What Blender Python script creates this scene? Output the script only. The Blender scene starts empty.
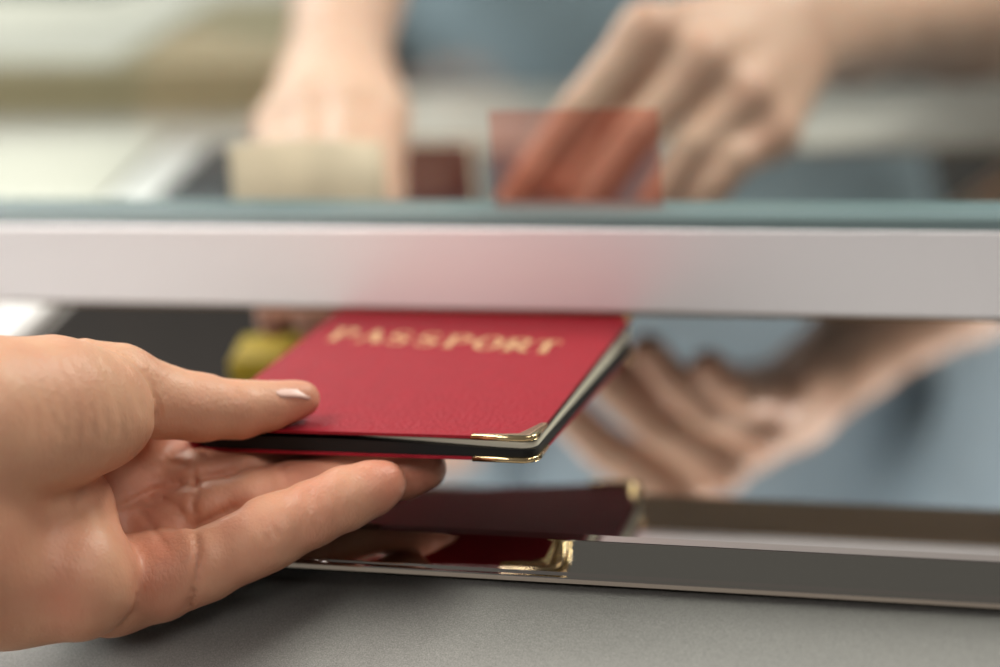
import bpy, bmesh, math, random
import numpy as np
from mathutils import Vector, Matrix

random.seed(4)
sc = bpy.context.scene
COL = sc.collection

# ------------------------------------------------------------------ camera (solved from the photo's vanishing points)
F = 2233.0
Xc = np.array([.9506, -.0212, .3099]); Yc = np.array([.3017, .3025, -.9043])
Xc /= np.linalg.norm(Xc); Yc -= Xc * (Xc @ Yc); Yc /= np.linalg.norm(Yc); Zc = np.cross(Xc, Yc)
M = np.stack([Xc, Yc, Zc], 1)                      # world -> camera
CAM = -M.T @ (.546 * np.array([40 / F, -(539 - 333) / F, -1.0]))

def at(px, py, y=None, z=None):                    # where the ray through a photo point meets the plane Y=y or Z=z
    d = M.T @ np.array([(px - 500) / F, -(py - 333) / F, -1.0])
    t = (y - CAM[1]) / d[1] if y is not None else (z - CAM[2]) / d[2]
    return CAM + t * d

def project(P):
    c = (P - CAM) @ M.T
    return 500 + F * c[..., 0] / -c[..., 2], 333 - F * c[..., 1] / -c[..., 2]

cam_d = bpy.data.cameras.new('camera'); cam = bpy.data.objects.new('camera', cam_d); COL.objects.link(cam)
mw = Matrix.Identity(4)
for i in range(3):
    for j in range(3): mw[i][j] = M.T[i][j]
    mw[i][3] = CAM[i]
cam.matrix_world = mw
cam_d.sensor_width = 36; cam_d.lens = F * 36 / 1000
cam_d.clip_start = .01; cam_d.clip_end = 50
cam_d.dof.use_dof = True
fp = np.array([.0, -.006, .020])
cam_d.dof.focus_distance = float(-((fp - CAM) @ M.T)[2])
cam_d.dof.aperture_fstop = 4.3
sc.camera = cam

# ------------------------------------------------------------------ materials
def nt(name):
    m = bpy.data.materials.new(name); m.use_nodes = True
    t = m.node_tree; b = t.nodes['Principled BSDF']
    return m, t, b

def mat(name, col, rough=.5, metal=0., spec=.5, bump=0., scale=300., detail=4., var=0., vscale=60., coat=0., sss=0., stretch=None, alpha=None, trans=0., ior=1.45):
    m, t, b = nt(name)
    b.inputs['Base Color'].default_value = (*col, 1)
    b.inputs['Roughness'].default_value = rough
    b.inputs['Metallic'].default_value = metal
    b.inputs['Specular IOR Level'].default_value = spec
    b.inputs['Coat Weight'].default_value = coat
    b.inputs['IOR'].default_value = ior
    b.inputs['Transmission Weight'].default_value = trans
    tc = t.nodes.new('ShaderNodeTexCoord'); mp = t.nodes.new('ShaderNodeMapping')
    t.links.new(tc.outputs['Object'], mp.inputs['Vector'])
    if stretch: mp.inputs['Scale'].default_value = stretch
    if var:
        n = t.nodes.new('ShaderNodeTexNoise'); n.inputs['Scale'].default_value = vscale; n.inputs['Detail'].default_value = 5
        t.links.new(mp.outputs['Vector'], n.inputs['Vector'])
        r = t.nodes.new('ShaderNodeValToRGB')
        r.color_ramp.elements[0].position = .3; r.color_ramp.elements[1].position = .7
        r.color_ramp.elements[0].color = (*[c * (1 - var) for c in col], 1)
        r.color_ramp.elements[1].color = (*[min(1, c * (1 + var)) for c in col], 1)
        t.links.new(n.outputs['Fac'], r.inputs['Fac']); t.links.new(r.outputs['Color'], b.inputs['Base Color'])
    if bump:
        n = t.nodes.new('ShaderNodeTexNoise'); n.inputs['Scale'].default_value = scale; n.inputs['Detail'].default_value = detail
        t.links.new(mp.outputs['Vector'], n.inputs['Vector'])
        bp = t.nodes.new('ShaderNodeBump'); bp.inputs['Strength'].default_value = bump; bp.inputs['Distance'].default_value = .0004
        t.links.new(n.outputs['Fac'], bp.inputs['Height']); t.links.new(bp.outputs['Normal'], b.inputs['Normal'])
    if sss:
        b.inputs['Subsurface Weight'].default_value = sss
        b.inputs['Subsurface Radius'].default_value = (1., .35, .2)
        b.inputs['Subsurface Scale'].default_value = .003
    return m

def skin_mat(name, base, red, crease=.25):
    """skin: attribute 'flush' drives the redness of knuckles and finger pads, noise adds mottling, fine lines in the bump"""
    m, t, b = nt(name)
    L = t.links.new; N = t.nodes.new
    tc = N('ShaderNodeTexCoord')
    at_ = N('ShaderNodeAttribute'); at_.attribute_name = 'flush'
    n1 = N('ShaderNodeTexNoise'); n1.inputs['Scale'].default_value = 90; n1.inputs['Detail'].default_value = 6
    L(tc.outputs['Object'], n1.inputs['Vector'])
    mx = N('ShaderNodeMath'); mx.operation = 'MULTIPLY_ADD'; L(n1.outputs['Fac'], mx.inputs[0]); mx.inputs[1].default_value = .9; mx.inputs[2].default_value = -.3
    ad = N('ShaderNodeMath'); ad.operation = 'ADD'; ad.use_clamp = True; L(at_.outputs['Fac'], ad.inputs[0]); L(mx.outputs[0], ad.inputs[1])
    mix = N('ShaderNodeMix'); mix.data_type = 'RGBA'
    L(ad.outputs[0], mix.inputs['Factor']); mix.inputs[6].default_value = (*base, 1); mix.inputs[7].default_value = (*red, 1)
    L(mix.outputs[2], b.inputs['Base Color'])
    b.inputs['Roughness'].default_value = .45; b.inputs['Specular IOR Level'].default_value = .3
    b.inputs['Subsurface Weight'].default_value = .22
    b.inputs['Subsurface Radius'].default_value = (1., .38, .22); b.inputs['Subsurface Scale'].default_value = .0022
    # fine skin lines
    mp = N('ShaderNodeMapping'); mp.inputs['Rotation'].default_value = (0, .7, 0); mp.inputs['Scale'].default_value = (1, 1, .42)
    L(tc.outputs['Object'], mp.inputs['Vector'])
    v = N('ShaderNodeTexVoronoi'); v.inputs['Scale'].default_value = 900; v.feature = 'DISTANCE_TO_EDGE'; L(mp.outputs['Vector'], v.inputs['Vector'])
    n2 = N('ShaderNodeTexNoise'); n2.inputs['Scale'].default_value = 420; n2.inputs['Detail'].default_value = 5; L(mp.outputs['Vector'], n2.inputs['Vector'])
    a2 = N('ShaderNodeMath'); a2.operation = 'MULTIPLY_ADD'; L(v.outputs['Distance'], a2.inputs[0]); a2.inputs[1].default_value = .5; L(n2.outputs['Fac'], a2.inputs[2])
    bp = N('ShaderNodeBump'); bp.inputs['Strength'].default_value = crease; bp.inputs['Distance'].default_value = .0005
    L(a2.outputs[0], bp.inputs['Height']); L(bp.outputs['Normal'], b.inputs['Normal'])
    return m

# ------------------------------------------------------------------ object helpers
def link(name, me, m=None, parent=None, smooth=False):
    o = bpy.data.objects.new(name, me); COL.objects.link(o)
    if m: me.materials.append(m)
    if parent: o.parent = parent
    if smooth:
        for p in me.polygons: p.use_smooth = True
    return o

def thing(name, label, cat, loc=(0, 0, 0), group=None):
    o = bpy.data.objects.new(name, None); COL.objects.link(o); o.location = loc; o.empty_display_size = .02
    return tag(o, label, cat, group)

def tag(o, label, cat, group=None):
    o['label'] = label; o['category'] = cat
    if group: o['group'] = group
    return o

def from_bm(name, bm, m, parent=None, smooth=False, off=(0, 0, 0)):
    if any(off): bmesh.ops.translate(bm, verts=bm.verts, vec=Vector(off))
    bmesh.ops.recalc_face_normals(bm, faces=bm.faces)
    me = bpy.data.meshes.new(name); bm.to_mesh(me); bm.free()
    return link(name, me, m, parent, smooth)

def box(bm, lo, hi, bev=0., seg=2, mtx=None):
    r = bmesh.ops.create_cube(bm, size=1)
    c = [(a + b) / 2 for a, b in zip(lo, hi)]; s = [b - a for a, b in zip(lo, hi)]
    for v in r['verts']:
        v.co = Vector((v.co.x * s[0] + c[0], v.co.y * s[1] + c[1], v.co.z * s[2] + c[2]))
    vs = r['verts']
    if bev:
        es = list({e for v in vs for e in v.link_edges})
        g = bmesh.ops.bevel(bm, geom=es, offset=bev, segments=seg, profile=.5, affect='EDGES')
        vs = list({v for f in g['faces'] for v in f.verts} | {v for v in vs if v.is_valid})
    if mtx is not None:
        bmesh.ops.transform(bm, matrix=mtx, verts=[v for v in vs if v.is_valid])
    return vs

def extrude_profile(pts, x0, x1, close=True):
    """pts in (y,z), swept along X"""
    bm = bmesh.new()
    a = [bm.verts.new((x0, y, z)) for y, z in pts]; b = [bm.verts.new((x1, y, z)) for y, z in pts]
    n = len(pts)
    for i in range(n if close else n - 1):
        bm.faces.new((a[i], a[(i + 1) % n], b[(i + 1) % n], b[i]))
    if close: bm.faces.new(a); bm.faces.new(b[::-1])
    return bm

def slab(outline, z0, z1, bev=0., seg=2):
    """outline in (x,y), thickness z0..z1"""
    bm = bmesh.new()
    a = [bm.verts.new((x, y, z0)) for x, y in outline]; b = [bm.verts.new((x, y, z1)) for x, y in outline]
    n = len(outline)
    top = bm.faces.new(b); bot = bm.faces.new(a[::-1])
    for i in range(n): bm.faces.new((a[i], a[(i + 1) % n], b[(i + 1) % n], b[i]))
    if bev:
        es = list({e for f in (top, bot) for e in f.edges})
        bmesh.ops.bevel(bm, geom=es, offset=bev, segments=seg, profile=.5, affect='EDGES')
    return bm

def rrect(x0, y0, x1, y1, r, n=6):
    pts = []
    for cx, cy, a0 in ((x1 - r, y0 + r, -90), (x1 - r, y1 - r, 0), (x0 + r, y1 - r, 90), (x0 + r, y0 + r, 180)):
        for k in range(n + 1):
            a = math.radians(a0 + 90 * k / n); pts.append((cx + r * math.cos(a), cy + r * math.sin(a)))
    return pts

# ------------------------------------------------------------------ implicit modelling for bodies
class Field:
    """signed distance grid (millimetres); shapes are blended only inside their own neighbourhood"""
    def __init__(s, lo, hi, h):
        s.lo = np.array(lo, float); s.h = h
        s.n = np.ceil((np.array(hi) - s.lo) / h).astype(int) + 1
        s.D = np.full(s.n, 60., np.float32)
    def window(s, lo, hi, pad):
        a = np.clip(np.floor((np.array(lo) - pad - s.lo) / s.h).astype(int), 0, s.n - 1)
        b = np.clip(np.ceil((np.array(hi) + pad - s.lo) / s.h).astype(int) + 1, 1, s.n)
        sl = tuple(slice(i, j) for i, j in zip(a, b))
        g = np.meshgrid(*[s.lo[i] + s.h * np.arange(a[i], b[i]) for i in range(3)], indexing='ij', sparse=True)
        return sl, g
    def put(s, sl, d, k, sub=False):
        o = s.D[sl]
        if sub:
            d = -d
            hh = np.clip(.5 - .5 * (o - d) / k, 0, 1) if k else None
            s.D[sl] = (o + (d - o) * hh + k * hh * (1 - hh)) if k else np.maximum(o, d)
        else:
            if k:
                hh = np.clip(.5 + .5 * (o - d) / k, 0, 1)
                s.D[sl] = o + (d - o) * hh - k * hh * (1 - hh)
            else: s.D[sl] = np.minimum(o, d)
    def cone(s, a, b, ra, rb, k=4., sub=False):
        a = np.array(a, float); b = np.array(b, float); r = max(ra, rb)
        sl, (x, y, z) = s.window(np.minimum(a, b) - r, np.maximum(a, b) + r, 8 + k)
        ba = b - a; L = max(ba @ ba, 1e-9)
        t = np.clip(((x - a[0]) * ba[0] + (y - a[1]) * ba[1] + (z - a[2]) * ba[2]) / L, 0, 1)
        d = np.sqrt((x - a[0] - t * ba[0]) ** 2 + (y - a[1] - t * ba[1]) ** 2 + (z - a[2] - t * ba[2]) ** 2) - (ra + (rb - ra) * t)
        s.put(sl, d.astype(np.float32), k, sub)
    def chain(s, pts, k=3., k0=None):
        for i in range(len(pts) - 1):
            s.cone(pts[i][:3], pts[i + 1][:3], pts[i][3], pts[i + 1][3], k if (i or k0 is None) else k0)
    def ellipsoid(s, c, R, r, k=6., sub=False):
        """R columns = axes"""
        c = np.array(c, float); R = np.array(R, float); r = np.array(r, float)
        sl, (x, y, z) = s.window(c - r.max(), c + r.max(), 8 + k)
        q = [(x - c[0]) * R[0, i] + (y - c[1]) * R[1, i] + (z - c[2]) * R[2, i] for i in range(3)]
        k0 = np.sqrt(sum((q[i] / r[i]) ** 2 for i in range(3))) + 1e-6
        k1 = np.sqrt(sum((q[i] / r[i] ** 2) ** 2 for i in range(3))) + 1e-9
        s.put(sl, (k0 * (k0 - 1) / k1).astype(np.float32), k, sub)
    def merge(s, o, k):
        s.put((slice(None),) * 3, o.D, k)
    def like(s):
        f = Field.__new__(Field); f.lo, f.h, f.n = s.lo, s.h, s.n; f.D = np.full(s.n, 60., np.float32); return f
    def groove(s, pts, depth, width, rmax=1e9):
        """an engraved line, following photo points; acts on whatever skin lies along it nearest the viewer"""
        pts = np.array(pts, float)
        sl = (slice(None),) * 3
        g = np.meshgrid(*[s.lo[i] + s.h * np.arange(s.n[i]) for i in range(3)], indexing='ij')
        band = np.abs(s.D) < 4
        P = np.stack([q[band] for q in g], 1) * .001
        u, v = project(P)
        best = np.full(u.shape, 1e9); tt = np.zeros(u.shape); tot = len(pts) - 1
        for i in range(tot):
            a, b = pts[i, :2], pts[i + 1, :2]; ba = b - a
            t = np.clip(((u - a[0]) * ba[0] + (v - a[1]) * ba[1]) / (ba @ ba), 0, 1)
            d = np.hypot(u - a[0] - t * ba[0], v - a[1] - t * ba[1])
            m = d < best; best[m] = d[m]; tt[m] = (i + t[m]) / tot
        fade = np.minimum(1, np.minimum(tt, 1 - tt) * 6 + .15)
        s.D[band] += (depth * fade * np.exp(-(best / width) ** 2)).astype(np.float32)
    def mesh(s, name, passes=2):
        """surface nets"""
        D = s.D; n = D.shape
        ins = D < 0
        c = np.zeros(tuple(q - 1 for q in n), np.uint8)
        for dx in (0, 1):
            for dy in (0, 1):
                for dz in (0, 1):
                    c += ins[dx:n[0] - 1 + dx, dy:n[1] - 1 + dy, dz:n[2] - 1 + dz]
        act = np.argwhere((c > 0) & (c < 8))
        idx = np.full(c.shape, -1, np.int64); idx[tuple(act.T)] = np.arange(len(act))
        acc = np.zeros((len(act), 3)); cnt = np.zeros(len(act))
        cs = [(x, y, z) for x in (0, 1) for y in (0, 1) for z in (0, 1)]
        val = {q: D[act[:, 0] + q[0], act[:, 1] + q[1], act[:, 2] + q[2]] for q in cs}
        for q in cs:
            for ax in range(3):
                if q[ax]: continue
                w = list(q); w[ax] = 1; w = tuple(w)
                a, b = val[q], val[w]; m = (a < 0) != (b < 0)
                t = np.where(m, a / np.where(m, a - b, 1), 0)
                p = np.tile(np.array(q, float), (len(act), 1)); p[:, ax] += t
                acc[m] += p[m]; cnt[m] += 1
        V = (act + acc / cnt[:, None]) * s.h + s.lo
        faces = []
        for ax in range(3):
            u, v = [(1, 2), (2, 0), (0, 1)][ax]
            sl0 = [slice(0, n[i]) for i in range(3)]; sl1 = list(sl0)
            sl0[ax] = slice(0, n[ax] - 1); sl1[ax] = slice(1, n[ax])
            A, B = ins[tuple(sl0)], ins[tuple(sl1)]
            for flip, mk in ((0, A & ~B), (1, ~A & B)):
                e = np.argwhere(mk)
                e = e[(e[:, u] > 0) & (e[:, v] > 0) & (e[:, u] < n[u] - 1) & (e[:, v] < n[v] - 1)]
                du = np.zeros(3, int); du[u] = 1; dv = np.zeros(3, int); dv[v] = 1
                q = [e - du - dv, e - dv, e, e - du]
                f = np.stack([idx[tuple(w.T)] for w in q], 1)
                faces.append(f[:, ::-1] if flip else f)
        Fc = np.concatenate(faces)
        me = bpy.data.meshes.new(name)
        me.vertices.add(len(V)); me.vertices.foreach_set('co', (V * .001).astype(np.float32).ravel())
        me.loops.add(Fc.size); me.loops.foreach_set('vertex_index', Fc.astype(np.int32).ravel())
        me.polygons.add(len(Fc)); me.polygons.foreach_set('loop_start', np.arange(0, Fc.size, 4, dtype=np.int32))
        me.polygons.foreach_set('use_smooth', np.ones(len(Fc), bool))
        me.update(calc_edges=True); me.validate()
        # light fairing
        co = np.empty(len(V) * 3, np.float32); me.vertices.foreach_get('co', co); co = co.reshape(-1, 3).astype(float)
        ed = np.empty(len(me.edges) * 2, np.int32); me.edges.foreach_get('vertices', ed); ed = ed.reshape(-1, 2)
        deg = np.bincount(ed.ravel(), minlength=len(V)).astype(float)
        for _ in range(passes):
            for lam in (.5, -.45):
                ac = np.zeros_like(co)
                for i in range(3):
                    ac[:, i] = np.bincount(ed[:, 0], co[ed[:, 1], i], len(V)) + np.bincount(ed[:, 1], co[ed[:, 0], i], len(V))
                co += lam * (ac / np.maximum(deg, 1)[:, None] - co)
        me.vertices.foreach_set('co', co.astype(np.float32).ravel()); me.update()
        return me, co * 1000

def flush_attr(me, co, spots, base=0.):
    f = np.full(len(co), base)
    for (p, r, a) in spots:
        f = np.maximum(f, a * np.exp(-(np.linalg.norm(co - np.array(p)[:3], axis=1) / r) ** 2))
    at_ = me.attributes.new('flush', 'FLOAT', 'POINT'); at_.data.foreach_set('value', np.clip(f, 0, 1).astype(np.float32))

def mm(px, py, y, r=None):
    p = at(px, py, y=y * .001) * 1000
    return p if r is None else np.array([*p, r])
# ------------------------------------------------------------------ setting
steel = mat('polished_steel', (.80, .78, .75), rough=.035, metal=1.)
chrome = mat('chrome', (.58, .54, .50), rough=.05, metal=1.)
alu = mat('brushed_aluminium', (.86, .84, .845), rough=.44, metal=.45, bump=.12, scale=900, stretch=(.02, 1, 1))
grey = mat('grey_textured_panel', (.255, .245, .23), rough=.42, bump=.5, scale=5200, detail=2, var=.35, vscale=3000, spec=.5)
bead_m = mat('glazing_bead', (.13, .18, .18), rough=.3)
dark_wood = mat('dark_wood', (.012, .008, .005), rough=.5, var=.4, vscale=20, stretch=(1, 1, .1))
seal = mat('brown_rubber_seal', (.19, .115, .05), rough=.6)
brown = mat('brown_laminate', (.20, .14, .09), rough=.4, var=.15, vscale=60)

# the polished deal tray, its chrome nosing and the grey ledge are one counter
counter = thing('service_counter', 'grey textured service counter with a mirror polished tray top and chrome edge strip', 'counter', (0, 0, 0))
XL, XR = -.62, .62
bm = extrude_profile([(.0045, -.0085), (.452, -.0085), (.454, -.010), (.454, -.024), (.0045, -.024)], XL, XR)
from_bm('tray_top', bm, steel, counter)
prof = [(.004, .0002), (.0004, .0002), (.0001, .00015), (-.0002, 0), (-.0098, -.0039), (-.0100, -.0041), (-.0101, -.0044), (-.0104, -.0046), (-.0109, -.0048), (-.0111, -.0051), (-.0111, -.0062), (-.003, -.02), (.004, -.02)]
o = from_bm('chrome_strip', extrude_profile(prof, XL, XR), chrome, counter)
prof = [(-.004, -.0036), (-.048, -.0241)]
for k in range(1, 13):
    a = math.radians(25 + 55 * k / 12)
    prof.append((-.048 - .03 * (math.sin(a) - math.sin(math.radians(25))), -.0241 - .03 * (math.cos(math.radians(25)) - math.cos(a))))
prof += [(-.068, -.10), (-.068, -1.05), (-.02, -1.05), (-.004, -.21)]
o = from_bm('front_panel', extrude_profile(prof, XL, XR), grey, counter)
for p in o.data.polygons: p.use_smooth = True
ms = o.modifiers.new('ws', 'WEIGHTED_NORMAL')

# teller window: glass pane on an aluminium rail
win = bpy.data.objects.new('window_1', None); COL.objects.link(win); win['kind'] = 'structure'
win['label'] = 'teller window of clear glass standing on a brushed aluminium bottom rail'
ry0, rz0, rz1 = .107, .0247, .0496
prof = [(ry0, rz0 + .001), (ry0 + .001, rz0), (ry0 + .026, rz0), (ry0 + .027, rz0 + .001), (ry0 + .027, rz1 - .001), (ry0 + .026, rz1), (ry0 + .0004, rz1), (ry0, rz1 - .0004)]
from_bm('bottom_rail', extrude_profile(prof, XL, XR), alu, win)
from_bm('rail_seal', extrude_profile([(ry0 + .0008, rz0 - .0007), (ry0 + .026, rz0 - .0007), (ry0 + .026, rz0), (ry0 + .0008, rz0)], XL, XR), seal, win)
prof = [(ry0 + .0005, rz1), (ry0 + .001, rz1 + .003), (ry0 + .0025, rz1 + .0038), (ry0 + .018, rz1 + .0038), (ry0 + .022, rz1)]
from_bm('glazing_bead', extrude_profile(prof, XL, XR), bead_m, win)
gm = bpy.data.materials.new('window_glass'); gm.use_nodes = True
t = gm.node_tree; t.nodes.remove(t.nodes['Principled BSDF'])
tr = t.nodes.new('ShaderNodeBsdfTransparent'); tr.inputs['Color'].default_value = (.95, .985, .975, 1)
gl = t.nodes.new('ShaderNodeBsdfGlossy'); gl.inputs['Roughness'].default_value = 0; gl.inputs['Color'].default_value = (1, 1, 1, 1)
fr = t.nodes.new('ShaderNodeFresnel'); ge = t.nodes.new('ShaderNodeNewGeometry'); mi = t.nodes.new('ShaderNodeMapRange'); mi.inputs['To Min'].default_value = 1.52; mi.inputs['To Max'].default_value = 1 / 1.52
t.links.new(ge.outputs['Backfacing'], mi.inputs['Value']); t.links.new(mi.outputs['Result'], fr.inputs['IOR'])
mx = t.nodes.new('ShaderNodeMixShader')
t.links.new(fr.outputs[0], mx.inputs[0]); t.links.new(tr.outputs[0], mx.inputs[1]); t.links.new(gl.outputs[0], mx.inputs[2])
t.links.new(mx.outputs[0], t.nodes['Material Output'].inputs['Surface'])
bm = bmesh.new(); box(bm, (XL, ry0 + .010, rz1 + .001), (XR, ry0 + .016, .46))
from_bm('glass_pane', bm, gm, win)
# ------------------------------------------------------------------ the red passport being handed over
red_l = mat('red_leatherette', (.275, .009, .019), rough=.5, spec=.22, bump=1.0, scale=750, detail=6, var=.08, vscale=200)
black_l = mat('black_lining', (.006, .006, .006), rough=.5, spec=.3, bump=.1, scale=500)
paper = mat('cream_pages', (.82, .76, .60), rough=.7, bump=.4, scale=1200, stretch=(.05, .05, 3))
gold = mat('brass_corner', (.83, .64, .36), rough=.16, metal=1.)
goldfoil = mat('gold_foil', (.80, .56, .27), rough=.35, metal=.55, var=.2, vscale=900)
PW, PL = .0895, .111
pass_root = thing('passport', 'red passport booklet with gold lettering and brass corners, held in the slot', 'passport')
pass_root.location = (.0002, .0010, .0262)
pass_root.rotation_euler = (math.radians(-1.6), math.radians(.35), math.radians(2.0))
RC = .0032
out = rrect(-PW, 0, 0, PL, RC)

def wedge(bm, zs):
    """bend a flat slab: zs(x,y) added to every z"""
    for v in bm.verts: v.co.z += zs(v.co.x, v.co.y) if zs else (splay(v.co.x, v.co.y) * .55 if v.co.z < -.0026 else half(v.co.x, v.co.y))
    return bm
def subdiv_slab(x0, y0, x1, y1, r, z0, z1, bev, nx=10, ny=10):
    bm = slab(rrect(x0, y0, x1, y1, r), z0, z1, bev)
    for i in range(1, nx):
        x = x0 + (x1 - x0) * i / nx
        bmesh.ops.bisect_plane(bm, geom=bm.verts[:] + bm.edges[:] + bm.faces[:], plane_co=(x, 0, 0), plane_no=(1, 0, 0))
    for i in range(1, ny):
        y = y0 + (y1 - y0) * i / ny
        bmesh.ops.bisect_plane(bm, geom=bm.verts[:] + bm.edges[:] + bm.faces[:], plane_co=(0, y, 0), plane_no=(0, 1, 0))
    return bm
def splay(x, y):                       # the lower cover hangs open towards the far right corner
    return -.0052 * max(0, (x + PW) / PW) * max(0, y / PL) ** 1.2
def half(x, y): return splay(x, y) * .12
cover = from_bm('front_cover', subdiv_slab(-PW, 0, 0, PL, RC, -.0008, 0, .0003, 6, 6), red_l, pass_root)
back = from_bm('back_cover', wedge(subdiv_slab(-PW, 0, 0, PL, RC, -.0063, -.0056, .0003), splay), red_l, pass_root)
# stitched hem line along the cover's edge
from_bm('front_lining', wedge(subdiv_slab(-PW + .0004, .0030, -.0003, PL - .001, RC, -.0019, -.0008, 0), half), black_l, pass_root)
pg = wedge(subdiv_slab(-PW + .002, .0014, -.0004, PL - .0008, RC, -.0034, -.0019, .0001, 8, 8), None)
for v in pg.verts: v.co.y += .0050 * (-v.co.x / PW) * (1 - v.co.y / PL)
from_bm('pages', pg, paper, pass_root)
lower = subdiv_slab(-PW + .0004, .0006, -.0001, PL - .001, RC, -.0056, -.0034, .0003)
for v in lower.verts:
    if v.co.z > -.004: v.co.z += .0013 * min(1, max(0, -v.co.x / PW * 2.2 - .2))
from_bm('back_lining', wedge(lower, lambda x, y: splay(x, y) * .95), black_l, pass_root)
# spine
sp = []
for k in range(9):
    a = math.pi / 2 + math.pi * k / 8
    sp.append((-PW + .0008 + .0024 * math.cos(a), -.00315 + .00315 * math.sin(a)))
spi = [(-PW + .0008 + (x + PW - .0008) * .7, -.00315 + (z + .00315) * .7) for x, z in sp[::-1]]
bm = bmesh.new(); ring = sp + spi
A = [bm.verts.new((x, 0.0003, z)) for x, z in ring]; B = [bm.verts.new((x, PL - .0003, z)) for x, z in ring]
for i in range(len(ring)): bm.faces.new((A[i], A[(i + 1) % len(ring)], B[(i + 1) % len(ring)], B[i]))
bm.faces.new(A); bm.faces.new(B[::-1])
from_bm('spine', bm, red_l, pass_root, True)

def corner(name, cx, cy, sx, sy, z0, z1, leg1=.0165, leg2=.0115, par=None, dz=0., w=.0017):
    """brass L hugging a rounded corner; sx, sy point away from the booklet; leg1 along X, leg2 along Y"""
    e = .00045; r = RC + e
    pts = []
    ox, oy = cx + sx * e, cy + sy * e
    pts.append((ox - sx * leg1, oy)); 
    for k in range(8):
        a = math.pi / 2 * k / 7
        pts.append((ox - sx * r + sx * r * math.sin(a), oy - sy * r + sy * r * math.cos(a)))
    pts.append((ox, oy - sy * leg2)); pts.append((ox - sx * w, oy - sy * leg2))
    pts.append((ox - sx * (w + .0028), oy - sy * (w + .0006))); 
    pts.append((ox - sx * (w + .006), oy - sy * w)); pts.append((ox - sx * leg1, oy - sy * w))
    if sx * sy < 0: pts = pts[::-1]
    bm = slab(pts, z0, z1, .0003, 3)
    for v in bm.verts: v.co.z += dz
    return from_bm(name, bm, gold, par, True)
corner('brass_corner', 0, 0, 1, -1, -.00105, .00026, par=pass_root)
corner('brass_corner', 0, PL, 1, 1, -.00105, .00026, leg1=.006, leg2=.006, par=pass_root)
corner('brass_corner', 0, 0, 1, -1, -.0066, -.0053, par=pass_root)
corner('brass_corner', 0, PL, 1, 1, -.0066, -.0053, par=pass_root, dz=splay(0, PL))

# lettering: serif capitals, drawn as strokes
def stroke(bm, pts, ws, z0=0., z1=.00012):
    n = len(pts); L = []; R = []
    for i in range(n):
        a = Vector(pts[max(0, i - 1)]); b = Vector(pts[min(n - 1, i + 1)]); d = (b - a).normalized(); nn = Vector((-d.y, d.x))
        p = Vector(pts[i]); w = (ws[i] if isinstance(ws, (list, tuple)) else ws) / 2
        L.append(p + nn * w); R.append(p - nn * w)
    for i in range(n - 1):
        q = [L[i], R[i], R[i + 1], L[i + 1]]
        t_ = [bm.verts.new((p.x, p.y, z1)) for p in q]; b_ = [bm.verts.new((p.x, p.y, z0)) for p in q]
        bm.faces.new(t_)
        for k in range(4): bm.faces.new((t_[k], b_[k], b_[(k + 1) % 4], t_[(k + 1) % 4]))
def arc(cx, cy, rx, ry, a0, a1, n=14): return [(cx + rx * math.cos(math.radians(a0 + (a1 - a0) * k / n)), cy + ry * math.sin(math.radians(a0 + (a1 - a0) * k / n))) for k in range(n + 1)]
def arcw(a0, a1, thick, thin, n=14): return [thin + (thick - thin) * abs(math.cos(math.radians(a0 + (a1 - a0) * k / n))) for k in range(n + 1)]
TK, TN, SE = .21, .07, .06
def glyph(ch):
    S = []
    serif = lambda x, y, w=.36: S.append(([(x - w / 2, y), (x + w / 2, y)], SE))
    if ch in 'PR':
        S.append(([(.18, 0), (.18, 1)], TK)); serif(.18, .03); serif(.12, .97, .3)
        S.append(([(.18, .97), (.42, .97)], TN)); S.append(([(.18, .47), (.42, .47)], TN))
        S.append((arc(.42, .72, .24, .25, 90, -90), arcw(90, -90, TK, TN)))
        if ch == 'R': S.append(([(.38, .47), (.74, .02)], TK)); serif(.76, .03, .24)
    elif ch == 'A':
        S.append(([(.1, 0), (.40, 1)], TN)); S.append(([(.38, 1), (.70, 0)], TK)); S.append(([(.2, .33), (.58, .33)], TN)); serif(.1, .03, .28); serif(.70, .03, .34)
    elif ch == 'S':
        p = arc(.36, .74, .25, .24, 20, 270, 12) + arc(.36, .26, .27, .25, 90, -160, 12)[1:]
        w = [TN + (TK - TN) * max(0, 1 - abs(i - len(p) / 2) / (len(p) / 2.4)) for i in range(len(p))]
        S.append((p, w)); S.append(([(.60, .72), (.60, .98)], SE)); S.append(([(.10, .02), (.10, .3)], SE))
    elif ch == 'O':
        S.append((arc(.42, .5, .34, .48, 0, 360, 28), arcw(0, 360, TK, TN, 28)))
    elif ch == 'T':
        S.append(([(.36, 0), (.36, 1)], TK)); serif(.36, .03); S.append(([(.02, .97), (.70, .97)], TN)); S.append(([(.04, .74), (.04, .99)], SE)); S.append(([(.68, .74), (.68, .99)], SE))
    return S
bm = bmesh.new()
LH = .0118; LWS = .0092; x0 = -.0825; pitch = .00890; yb = .0790
for i, ch in enumerate('PASSPORT'):
    for p, w in glyph(ch):
        sw = w if isinstance(w, list) else w
        stroke(bm, [(x0 + i * pitch + px * LWS, yb - .0012 * i + py * LH) for px, py in p], [q * LWS for q in sw] if isinstance(sw, list) else sw * LWS)
from_bm('lettering', bm, goldfoil, cover)
# ------------------------------------------------------------------ the customer's left hand
skin = skin_mat('skin', (.60, .34, .215), (.54, .21, .135), .45)
nail_m = mat('nail', (.62, .38, .31), rough=.32, spec=.45)
f = Field((-330, -190, -45), (-16, 75, 85), 1.0)
palm = f.like()
P = lambda *a: mm(a[0], a[1], a[2], a[3])
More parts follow.
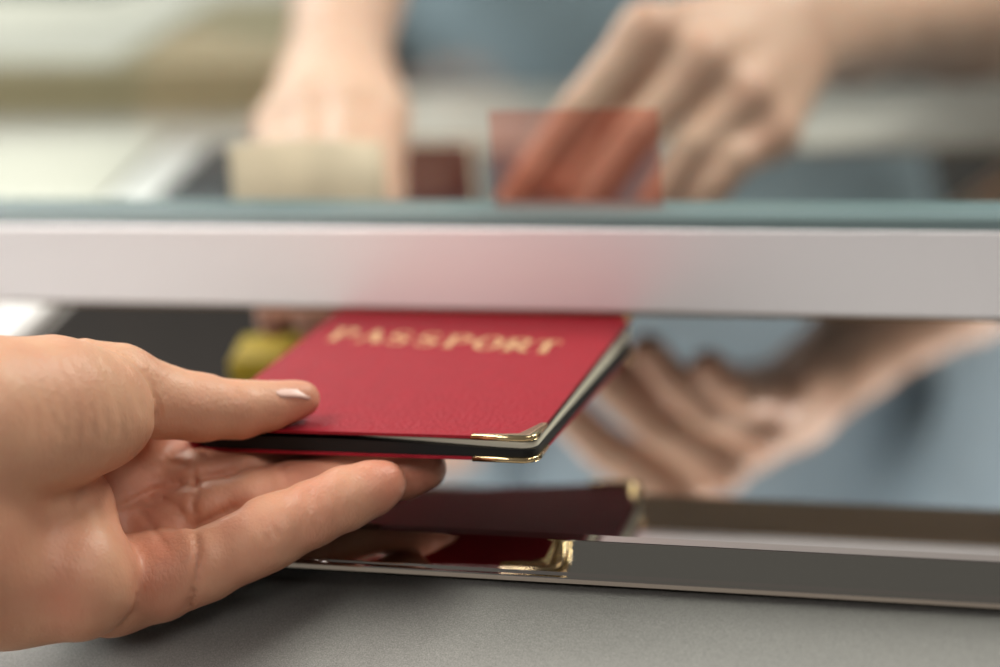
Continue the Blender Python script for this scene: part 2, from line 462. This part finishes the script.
# heel of the hand (below), thenar mound (above), and the pads below the fingers, each meeting in a crease
palm.chain([P(60, 512, -38, 12), P(76, 578, -50, 13.8), P(10, 570, -54, 18), P(-60, 552, -68, 20)], 5)
palm.chain([P(60, 512, -38, 12), P(0, 500, -46, 18), P(-80, 490, -66, 21)], 6)
w0 = mm(-80, 500, -68); w1 = w0 + np.array([-60, -40, -4.]); w2 = w1 + np.array([-95, -62, -6.])
up = np.array([.15, -.25, .95])
palm.chain([[*(w0), 22], [*(w1 + up * 9), 19], [*(w2 + up * 12), 24]], 10)
palm.chain([[*(w0 - up * 6), 20], [*(w1 - up * 9), 18], [*(w2 - up * 10), 24]], 10)
th = f.like()
th.chain([P(97, 410, -34, 14.2), P(55, 412, -42, 17), P(-20, 424, -57, 19.5), P(-90, 450, -72, 19)], 6)
palm.merge(th, 3.5)
dp = f.like()
dp.chain([P(160, 573, -31, 11.2), P(110, 588, -38, 10.5), P(50, 560, -38, 13)], 6)
dp.chain([P(166, 526, -12, 11), P(110, 520, -14, 13), P(50, 510, -25, 14)], 6)
dp.chain([P(163, 480, -2, 10.5), P(105, 470, -6, 13), P(50, 450, -20, 14)], 6)
dp.chain([P(120, 420, -12, 8), P(158, 450, 12, 7), P(168, 470, 2, 8)], 5)
palm.merge(dp, 1.3)
fin = []
def finger(pts, kpalm=2.2, k=2.2, bumps=()):
    g = f.like(); g.chain([P(*q) for q in pts], k)
    for q in bumps: g.cone(mm(*q[:3]), mm(*q[:3]), q[3], q[3], 3)
    fin.append((g, kpalm)); return g
# little finger nearest the camera, then ring, middle, index
finger([(158, 581, -36, 10), (205, 562, -30, 9.2), (240, 546, -25, 8.6), (280, 527, -20, 8.3), (310, 514, -17, 7.8), (345, 498, -12, 7.6), (374, 487, -7, 6.5), (386, 482, -5, 5.1)], bumps=[(262, 536, -24, 8.7)])
finger([(165, 532, -16, 10), (210, 510, -12, 8.4), (250, 501, -8, 7.9), (288, 493, -3, 7.6), (348, 479, 5, 7.2), (405, 471, 7, 6.6), (426, 468, 8, 5.2)])
finger([(168, 493, -5, 9), (200, 483, -4, 8.4), (249, 474, 3, 7.8), (312, 462, 19, 7.2), (352, 453, 29, 6.4)])
finger([(172, 455, 6, 9), (215, 447, 18, 8.0), (270, 438, 31, 7.4), (315, 432, 43, 6.4)])
# thumb over the cover
finger([(88, 390, -24, 12.8), (118, 389, -20, 10.8), (160, 401, -14, 8.8), (200, 407, -9, 8.0), (240, 408, -4, 7.1), (272, 405, 1, 5.6), (295, 400, 5, 4.5), (304, 398, 6, 3.9)], kpalm=1.6, k=3)
f.D = palm.D.copy()
for g, k in fin:
    q = palm.like(); q.D = palm.D.copy(); q.merge(g, k)
    f.D = np.minimum(f.D, q.D)
G = f.groove
G([(108, 505), (111, 524), (125, 553), (135, 580), (133, 605)], .5, 5)
G([(80, 486), (76, 502), (80, 520)], .6, 4)
G([(100, 492), (104, 510), (104, 522)], .6, 4)
G([(116, 508), (135, 500), (155, 489), (178, 484), (193, 478)], 1.4, 3.5)
G([(140, 502), (165, 500), (182, 512), (194, 532)], 1.3, 3.5)
G([(136, 505), (155, 530), (168, 552)], .8, 3)
G([(158, 470), (175, 462), (190, 466)], .6, 3)
G([(193, 468), (197, 490), (192, 505), (196, 525)], 1.4, 3)
G([(195, 526), (198, 555), (194, 590), (186, 612)], 1.3, 3)
G([(190, 529), (215, 517), (246, 503)], 1.4, 4); G([(188, 489), (206, 478), (244, 470)], 1.2, 4)
G([(254, 505), (258, 522), (270, 548)], .6, 4); G([(262, 500), (268, 518), (280, 544)], .5, 3.5)
G([(306, 487), (313, 500), (322, 522)], .6, 4)
G([(280, 462), (286, 474), (288, 490)], .6, 3.5)
G([(204, 452), (210, 466), (206, 482)], .7, 3)
# thumb: knuckle wrinkles on the upper side, the deep fold at its root
for (a, b, c, d) in ((222, 372, 246, 396), (229, 374, 252, 394), (236, 377, 258, 393), (216, 371, 240, 398), (243, 380, 262, 392)): G([(a, b), ((a + c) / 2 + 3, (b + d) / 2 - 3), (c, d)], .4, 2)
G([(116, 345), (138, 362), (151, 385), (157, 405), (155, 425)], 1.0, 4)
G([(128, 346), (148, 362), (160, 382), (166, 402)], .6, 3)
G([(105, 348), (126, 368), (138, 392), (142, 418)], .45, 3)
for k in range(7):
    d = k * 14; G([(92 - d, 352 + k), (112 - d, 385), (122 - d, 420), (116 - d, 450 - k * 2)], .33, 3)
me, co = f.mesh('hand')
spots = [(mm(383, 483, -6), 12, .9), (mm(428, 466, 14), 12, 1.), (mm(300, 405, 0), 10, .5), (mm(155, 560, -38), 16, .7), (mm(160, 500, -15), 16, .6), (mm(190, 480, 0), 14, .6),
         (mm(260, 540, -22), 9, .4), (mm(320, 510, -14), 9, .4), (mm(40, 590, -70), 22, .35), (mm(175, 455, 0), 14, .7), (mm(300, 475, 0), 20, .6)]
spots += [(mm(150, 540, -28), 22, .6), (mm(150, 490, -8), 20, .65), (mm(240, 540, -20), 22, .5), (mm(320, 510, -12), 22, .5), (mm(250, 480, 4), 20, .65), (mm(410, 470, 7), 18, .9)]  # last spot also paints the ring fingertip's lit red glow into the skin
flush_attr(me, co, spots)
hand = link('person', me, skin)
tag(hand, "bare open hand reaching in from the left, thumb pressed on the red passport", 'person')

def nail(parent, c, ax, nrm, L, W, m=nail_m, curve=.35, name='nail'):
    """curved plate: c centre (mm), ax towards the tip, nrm outward"""
    ax = Vector(ax).normalized(); nrm = Vector(nrm); nrm = (nrm - ax * nrm.dot(ax)).normalized(); sd = ax.cross(nrm)
    bm = bmesh.new(); nu, nv = 12, 12; g = []
    for i in range(nu + 1):
        row = []
        u = i / nu * 2 - 1
        wl = 1 if u > -.55 else math.sqrt(max(0.02, 1 - ((-.55 - u) / .5) ** 2))
        if u > .7: wl = math.sqrt(max(.02, 1 - ((u - .7) / .36) ** 2))
        for j in range(nv + 1):
            v = (j / nv * 2 - 1) * wl
            p = Vector(c) + ax * (u * L / 2) + sd * (v * W / 2) - nrm * (curve * W / 2 * v * v + .10 * L * max(0, u) ** 2)
            row.append(bm.verts.new(p * .001))
        g.append(row)
    for i in range(nu):
        for j in range(nv): bm.faces.new((g[i][j], g[i + 1][j], g[i + 1][j + 1], g[i][j + 1]))
    o = from_bm(name, bm, m, parent, True)
    s = o.modifiers.new('s', 'SOLIDIFY'); s.thickness = .0006; s.offset = 0
    return o
ta, tb = mm(272, 405, 1), mm(304, 398, 6)
nn_ = np.array([-.1, -.36, .92]); ax_ = (tb - ta) / np.linalg.norm(tb - ta); nn_ -= ax_ * (nn_ @ ax_); nn_ /= np.linalg.norm(nn_)
nail(hand, ta + (tb - ta) * .62 + nn_ * 4.75, Vector(tb - ta) + Vector(nn_) * -2.2, nn_, 10.5, 8.2, curve=.32)
# ------------------------------------------------------------------ the clerk behind the window: torso in a light blue shirt, both hands on the tray
skin2 = skin_mat('clerk_skin', (.61, .39, .285), (.55, .26, .175), .1)
shirt_m = mat('blue_shirt', (.32, .42, .50), rough=.8, bump=.3, scale=700, var=.08, vscale=25)
b = Field((-440, 95, -12), (260, 860, 470), 2.6)
Q = lambda *a: mm(a[0], a[1], a[2], a[3])
# left hand (right in the picture): arched, finger tips down on the tray
mcp = [(648, 34, 268, 10.2), (702, 62, 270, 10), (744, 97, 272, 9.6), (770, 134, 274, 9)]
tips = [(503, 222, 240, 6.8), (570, 230, 240, 6.8), (640, 226, 242, 6.6), (700, 205, 247, 6)]
for i, (m_, t_) in enumerate(zip(mcp, tips)):
    a = np.array(m_, float); c = np.array(t_, float)
    p1 = a + (c - a) * .42 + np.array([-6, -4, -7, 0]); p2 = a + (c - a) * .74 + np.array([-4, -2, -5, 0])
    p1[3] = 8.0 - .3 * i; p2[3] = 7.4 - .3 * i
    b.chain([Q(*a), Q(*p1), Q(*p2), Q(*c)], 1.6, 1.2)
wr = (850, 28, 385)
for (m_, off, r) in zip(mcp, (-6, -2, 2, 6), (12, 12, 12, 11)):
    b.chain([Q(*m_), Q(wr[0] - 60 + off * 2, wr[1] + 5 + off * 3, 340, r + 2), Q(wr[0] + off, wr[1] + off * 2.6, 385, 16)], 7)
# its thumb, behind the first finger
b.chain([Q(770, 20, 350, 13), Q(660, 60, 315, 11), Q(600, 130, 285, 9), Q(560, 190, 262, 7)], 3)
e1 = np.array(mm(1130, -5, 590)); wv = mm(*wr)
b.chain([[*wv, 19], [*(wv + (e1 - wv) * .35), 27], [*e1, 36]], 8)
# right hand (left in the picture): reaching down for the far end of the booklet
mc2 = [(378, 118, 262, 10.5), (350, 112, 262, 11), (312, 116, 262, 10.5), (280, 128, 260, 9.5)]
tp2 = [(368, 296, 150, 6.6), (346, 314, 138, 6.6), (314, 319, 136, 6.6), (275, 319, 140, 6.4)]
for i, (m_, t_) in enumerate(zip(mc2, tp2)):
    a = np.array(m_, float); c = np.array(t_, float)
    p1 = a + (c - a) * .4 + np.array([0, -12, 0, 0]); p2 = a + (c - a) * .72 + np.array([0, -8, 0, 0]); p1[3] = 8.8; p2[3] = 7.8
    b.chain([Q(*a), Q(*p1), Q(*p2), Q(*c)], 1.6, 1.2)
wr2 = np.array(mm(338, 52, 350))
for m_ in mc2: b.chain([Q(*m_), [*(wr2 + (mm(*m_[:3]) - wr2) * .3), 16]], 7)
b.chain([[*wr2, 19], Q(376, 110, 290, 12), Q(380, 190, 235, 9), Q(374, 250, 190, 7.5)], 3)
e2 = np.array([-238, 560, 135.])
b.chain([[*wr2, 20], [*(wr2 + (e2 - wr2) * .4), 27], [*e2, 36]], 8)
# upper arms and trunk
s1 = np.array([0, 720, 360.]); s2 = np.array([-320, 720, 360.])
b.chain([[*e1, 36], [*s1, 42]], 10); b.chain([[*e2, 36], [*s2, 42]], 10)
b.ellipsoid((-160, 730, 210), np.eye(3), (150, 95, 240), 20)
b.chain([[*s1, 40], [-160, 730, 390, 50], [*s2, 40]], 20)
b.chain([[-160, 735, 390, 55], [-160, 735, 445, 50]], 10)
b.D[:, :, -3:] = np.maximum(b.D[:, :, -3:], 3); b.D[:, :, :2] = np.maximum(b.D[:, :, :2], 3); b.D[:, -2:, :] = np.maximum(b.D[:, -2:, :], 3)
me, co = b.mesh('clerk', 3)
sp = [(mm(t_[0], t_[1], t_[2]), 16, .5) for t_ in tips + tp2] + [(mm(m_[0], m_[1], m_[2] - 8), 12, .4) for m_ in mcp]
flush_attr(me, co, sp)
clerk = link('person', me, skin2)
tag(clerk, 'clerk in a light blue shirt behind the glass, both bare forearms resting on the counter', 'person')
s = Field((-440, 540, -130), (260, 880, 470), 5)
s.ellipsoid((-160, 735, 180), np.eye(3), (172, 118, 330), 20)
s.chain([[*s1, 52], [-160, 730, 385, 66], [*s2, 52]], 24)
for e_, s_ in ((e1, s1), (e2, s2)):
    q = e_ + (s_ - e_) * .22
    s.chain([[*q, 47], [*s_, 54]], 18)
s.D[:, :, :3] = np.maximum(s.D[:, :, :3], 3); s.D[:, :, -3:] = np.maximum(s.D[:, :, -3:], 3)
# soft folds in the cloth
g = np.meshgrid(*[s.lo[i] + s.h * np.arange(s.n[i]) for i in range(3)], indexing='ij', sparse=True)
s.D += (3.5 * np.sin(g[0] * .045 + np.sin(g[2] * .03) * 1.6) * np.sin(g[2] * .022 + g[0] * .01) * (np.abs(s.D) < 20)).astype(np.float32)
me, co = s.mesh('shirt', 3)
link('shirt', me, shirt_m, clerk)
# ------------------------------------------------------------------ things on the clerk's side
TZ = -.0085
cream_m = mat('cream_paper', (.54, .525, .455), rough=.7, var=.03, vscale=40)
white_m = mat('white_paint', (.93, .92, .90), rough=.25)
tan_m = mat('tan_cloth', (.30, .25, .145), rough=.75, bump=.3, scale=800, var=.1, vscale=80)
beige_m = mat('beige_laminate', (.42, .40, .36), rough=.45, var=.05, vscale=30)
desk = thing('desk', 'grey beige desk with brown front edge, behind the tray on the clerk side', 'desk')
bm = bmesh.new(); box(bm, (-.62, .464, -.03), (.62, .598, TZ), .001)
from_bm('desktop', bm, beige_m, desk)
bm = bmesh.new(); box(bm, (-.62, .598, -.03), (-.37, 1.05, TZ), .002)
from_bm('side_top', bm, beige_m, desk)
bm = bmesh.new(); box(bm, (-.62, .4545, -.05), (.62, .4638, TZ), .001)
from_bm('edge_band', bm, brown, desk)
bm = bmesh.new(); box(bm, (-.62, .53, -1.05), (-.60, 1.0, -.03), .001); from_bm('desk_panel', bm, brown, desk)
bm = bmesh.new(); box(bm, (.60, .53, -1.05), (.62, .59, -.03), .001); from_bm('desk_panel', bm, brown, desk)
wall = bpy.data.objects  # wall behind the clerk
bm = bmesh.new(); box(bm, (-2.2, 1.6, -1.05), (2.2, 1.66, 1.6), 0)
w_ = from_bm('wall_back', bm, dark_wood); w_['kind'] = 'structure'
floor_m = mat('pale_floor', (.55, .50, .44), rough=.5, var=.06, vscale=3)
bm = bmesh.new(); box(bm, (-2.2, -2.4, -1.1), (2.2, 1.66, -1.05), 0)
fl = from_bm('floor', bm, floor_m); fl['kind'] = 'structure'

def poly_px(pts, z): return [tuple(at(px, py, z=z)[:2]) for px, py in pts]
# pad of cream paper left of the bar
bm = bmesh.new(); box(bm, (-.235, -.10, 0), (0, .10, .0025), .0004)
o = from_bm('paper_pad', bm, cream_m); o.location = (-.3135, .395, TZ + .0003); o.rotation_euler = (0, 0, math.radians(13))
tag(o, 'pad of blank cream paper lying on the tray left of the white bar', 'paper pad')
# added dark slab right of the bar, covers the tray's pale reflection
slate_m = mat('dark_slate', (.02, .024, .028), rough=.6)
bm = bmesh.new(); box(bm, (-.043, -.085, 0), (.045, .085, .003), .001)
o = from_bm('dark_slab', bm, slate_m); c = at(226, 185, z=TZ); o.location = (c[0] + .012, c[1] - .01, TZ + .0003); o.rotation_euler = (0, 0, math.radians(13.4))
tag(o, 'dark slate grey writing mat lying on the tray right of the white bar', 'slab')
# white bar
p0 = at(-14, 334, z=TZ + .004); p1 = at(174, 158, z=TZ + .004)
d = Vector((p1 - p0)); L = d.length; ang = math.atan2(d.y, d.x)
bm = bmesh.new(); box(bm, (-.03, -.011, 0), (L + .022, .0105, .004), .0012, 3)
o = from_bm('white_bar', bm, white_m); o.location = (p0[0], p0[1], TZ + .0003); o.rotation_euler = (0, 0, ang)
tag(o, 'long flat white bar lying on the tray beside the cream paper', 'bar')
# thick tan ledger with a sheet on it
led = thing('ledger', 'thick tan cloth bound ledger lying on the desk behind the cream paper pad', 'book', (-.47, .60, TZ + .0003))
bm = bmesh.new(); box(bm, (-.17, -.065, 0), (.175, .16, .003), .001); from_bm('cover', bm, tan_m, led)
bm = bmesh.new(); box(bm, (-.17, -.065, .022), (.175, .16, .025), .001); from_bm('cover', bm, tan_m, led)
bm = bmesh.new(); box(bm, (-.165, -.062, .003), (.171, .155, .022), .0005); from_bm('page_block', bm, tan_m, led)
a = poly_px([(-260, 60), (112, 60), (225, -8), (-60, -8)], TZ + .027)
o = from_bm('paper_sheet', slab(a, TZ + .0254, TZ + .0264), cream_m)
tag(o, 'loose bright sheet of paper lying on top of the tan ledger', 'paper')
# document at the clerk's right hand
doc_m = mat('printed_page', (.66, .52, .38), rough=.7, var=.16, vscale=55)
bm = bmesh.new(); n = 14; W = .056; H = .052; V = []
for i in range(n + 1):
    x = -W / 2 + W * i / n; yb = .010 * math.cos(x / W * 3.0)
    V.append([bm.verts.new((x, yb, 0)), bm.verts.new((x * .98, yb + .006, H))])
for i in range(n): bm.faces.new((V[i][0], V[i + 1][0], V[i + 1][1], V[i][1]))
o = from_bm('document_page', bm, doc_m, None, True)
so = o.modifiers.new('s', 'SOLIDIFY'); so.thickness = .0012
c = at(318, 232, y=.182); o.location = (c[0], .172, .006)
tag(o, "cream printed page standing between the clerk's right hand and the glass", 'document')
# dark red booklet standing behind the glass
dr = mat('dark_red_cover', (.16, .02, .02), rough=.45, bump=.3, scale=900)
bk = thing('booklet', 'dark red booklet standing upright on the tray between the two clerk hands', 'booklet')
c0 = at(446, 212, y=.33)
bm = bmesh.new(); box(bm, (-.017, -.006, 0), (.0145, -.0045, .033), .0005); from_bm('cover', bm, dr, bk)
bm = bmesh.new(); box(bm, (-.017, .0045, 0), (.0145, .006, .033), .0005); from_bm('cover', bm, dr, bk)
bm = bmesh.new(); box(bm, (-.0165, -.0045, .001), (.0135, .0045, .032), .0003); from_bm('pages', bm, paper, bk)
bk.location = (c0[0], .33, TZ + .0003)
# added see-through film: paints the passport's red reflection over the clerk's left finger tips
sl = bpy.data.materials.new('red_tint'); sl.use_nodes = True; t = sl.node_tree; t.nodes.remove(t.nodes['Principled BSDF'])
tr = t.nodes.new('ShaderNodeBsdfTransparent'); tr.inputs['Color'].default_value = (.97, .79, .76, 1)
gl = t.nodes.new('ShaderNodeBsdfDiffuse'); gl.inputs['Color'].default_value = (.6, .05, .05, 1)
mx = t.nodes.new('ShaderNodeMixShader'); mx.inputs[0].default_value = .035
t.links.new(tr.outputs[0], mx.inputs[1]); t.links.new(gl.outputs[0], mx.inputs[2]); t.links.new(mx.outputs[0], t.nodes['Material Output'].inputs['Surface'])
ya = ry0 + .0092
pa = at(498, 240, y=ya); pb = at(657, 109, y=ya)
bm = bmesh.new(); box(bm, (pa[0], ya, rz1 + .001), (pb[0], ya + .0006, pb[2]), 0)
o = from_bm('red_reflection_tint', bm, sl)
tag(o, "see-through red film stuck on the glass, in front of the clerk's left fingertips", 'film')
# yellow note pad behind the booklet
ym = mat('yellow_paper', (.75, .56, .05), rough=.6)
c = at(284, 362, z=TZ)
bm = bmesh.new(); box(bm, (-.015, -.016, 0), (.022, .012, .006), .0006)
o = from_bm('note_pad', bm, ym); o.location = (c[0], c[1], TZ + .0003); o.rotation_euler = (0, 0, .25)
tag(o, 'small yellow note pad on the tray beyond the thumb', 'note pad')
# ------------------------------------------------------------------ light
def area(name, loc, target, sx, sy, power, col=(1, 1, 1)):
    l = bpy.data.lights.new(name, 'AREA'); l.shape = 'RECTANGLE'; l.size = sx; l.size_y = sy; l.energy = power; l.color = col
    o = bpy.data.objects.new(name, l); COL.objects.link(o); o.location = loc
    d = Vector(target) - Vector(loc); o.rotation_euler = d.to_track_quat('-Z', 'Y').to_euler(); return o
area('window_daylight', (-1.4, 1.35, 1.1), (-.1, .1, 0), 1.2, 1.2, 36, (1, .97, .93))
area('ceiling_lamp', (1.0, 1.2, 1.9), (.1, .3, 0), .9, .7, 60, (1, .95, .88))
area('hall_lamp', (-.75, -.20, 1.1), (-.05, -.02, 0), .6, .5, 13, (1, .95, .9))
area('hall_fill_left', (-1.5, -1.9, .45), (0, 0, 0), .75, .7, 17, (1, .97, .94))  # added fill from an unseen source, brightens the rail's left end
area('hall_fill_right', (1.0, -.7, 1.3), (0, 0, 0), .7, .6, 10, (1, .95, .9))  # added fill from the right, brightens the passport's page edges
sc.cycles.caustics_reflective = False
w = bpy.data.worlds.new('world'); sc.world = w; w.use_nodes = True
w.node_tree.nodes['Background'].inputs['Color'].default_value = (.62, .58, .54, 1)
w.node_tree.nodes['Background'].inputs['Strength'].default_value = .22
sc.view_settings.view_transform = 'Standard'; sc.view_settings.look = 'None'
sc.view_settings.exposure = .06; sc.view_settings.gamma = 1; sc.view_settings.use_curve_mapping = False
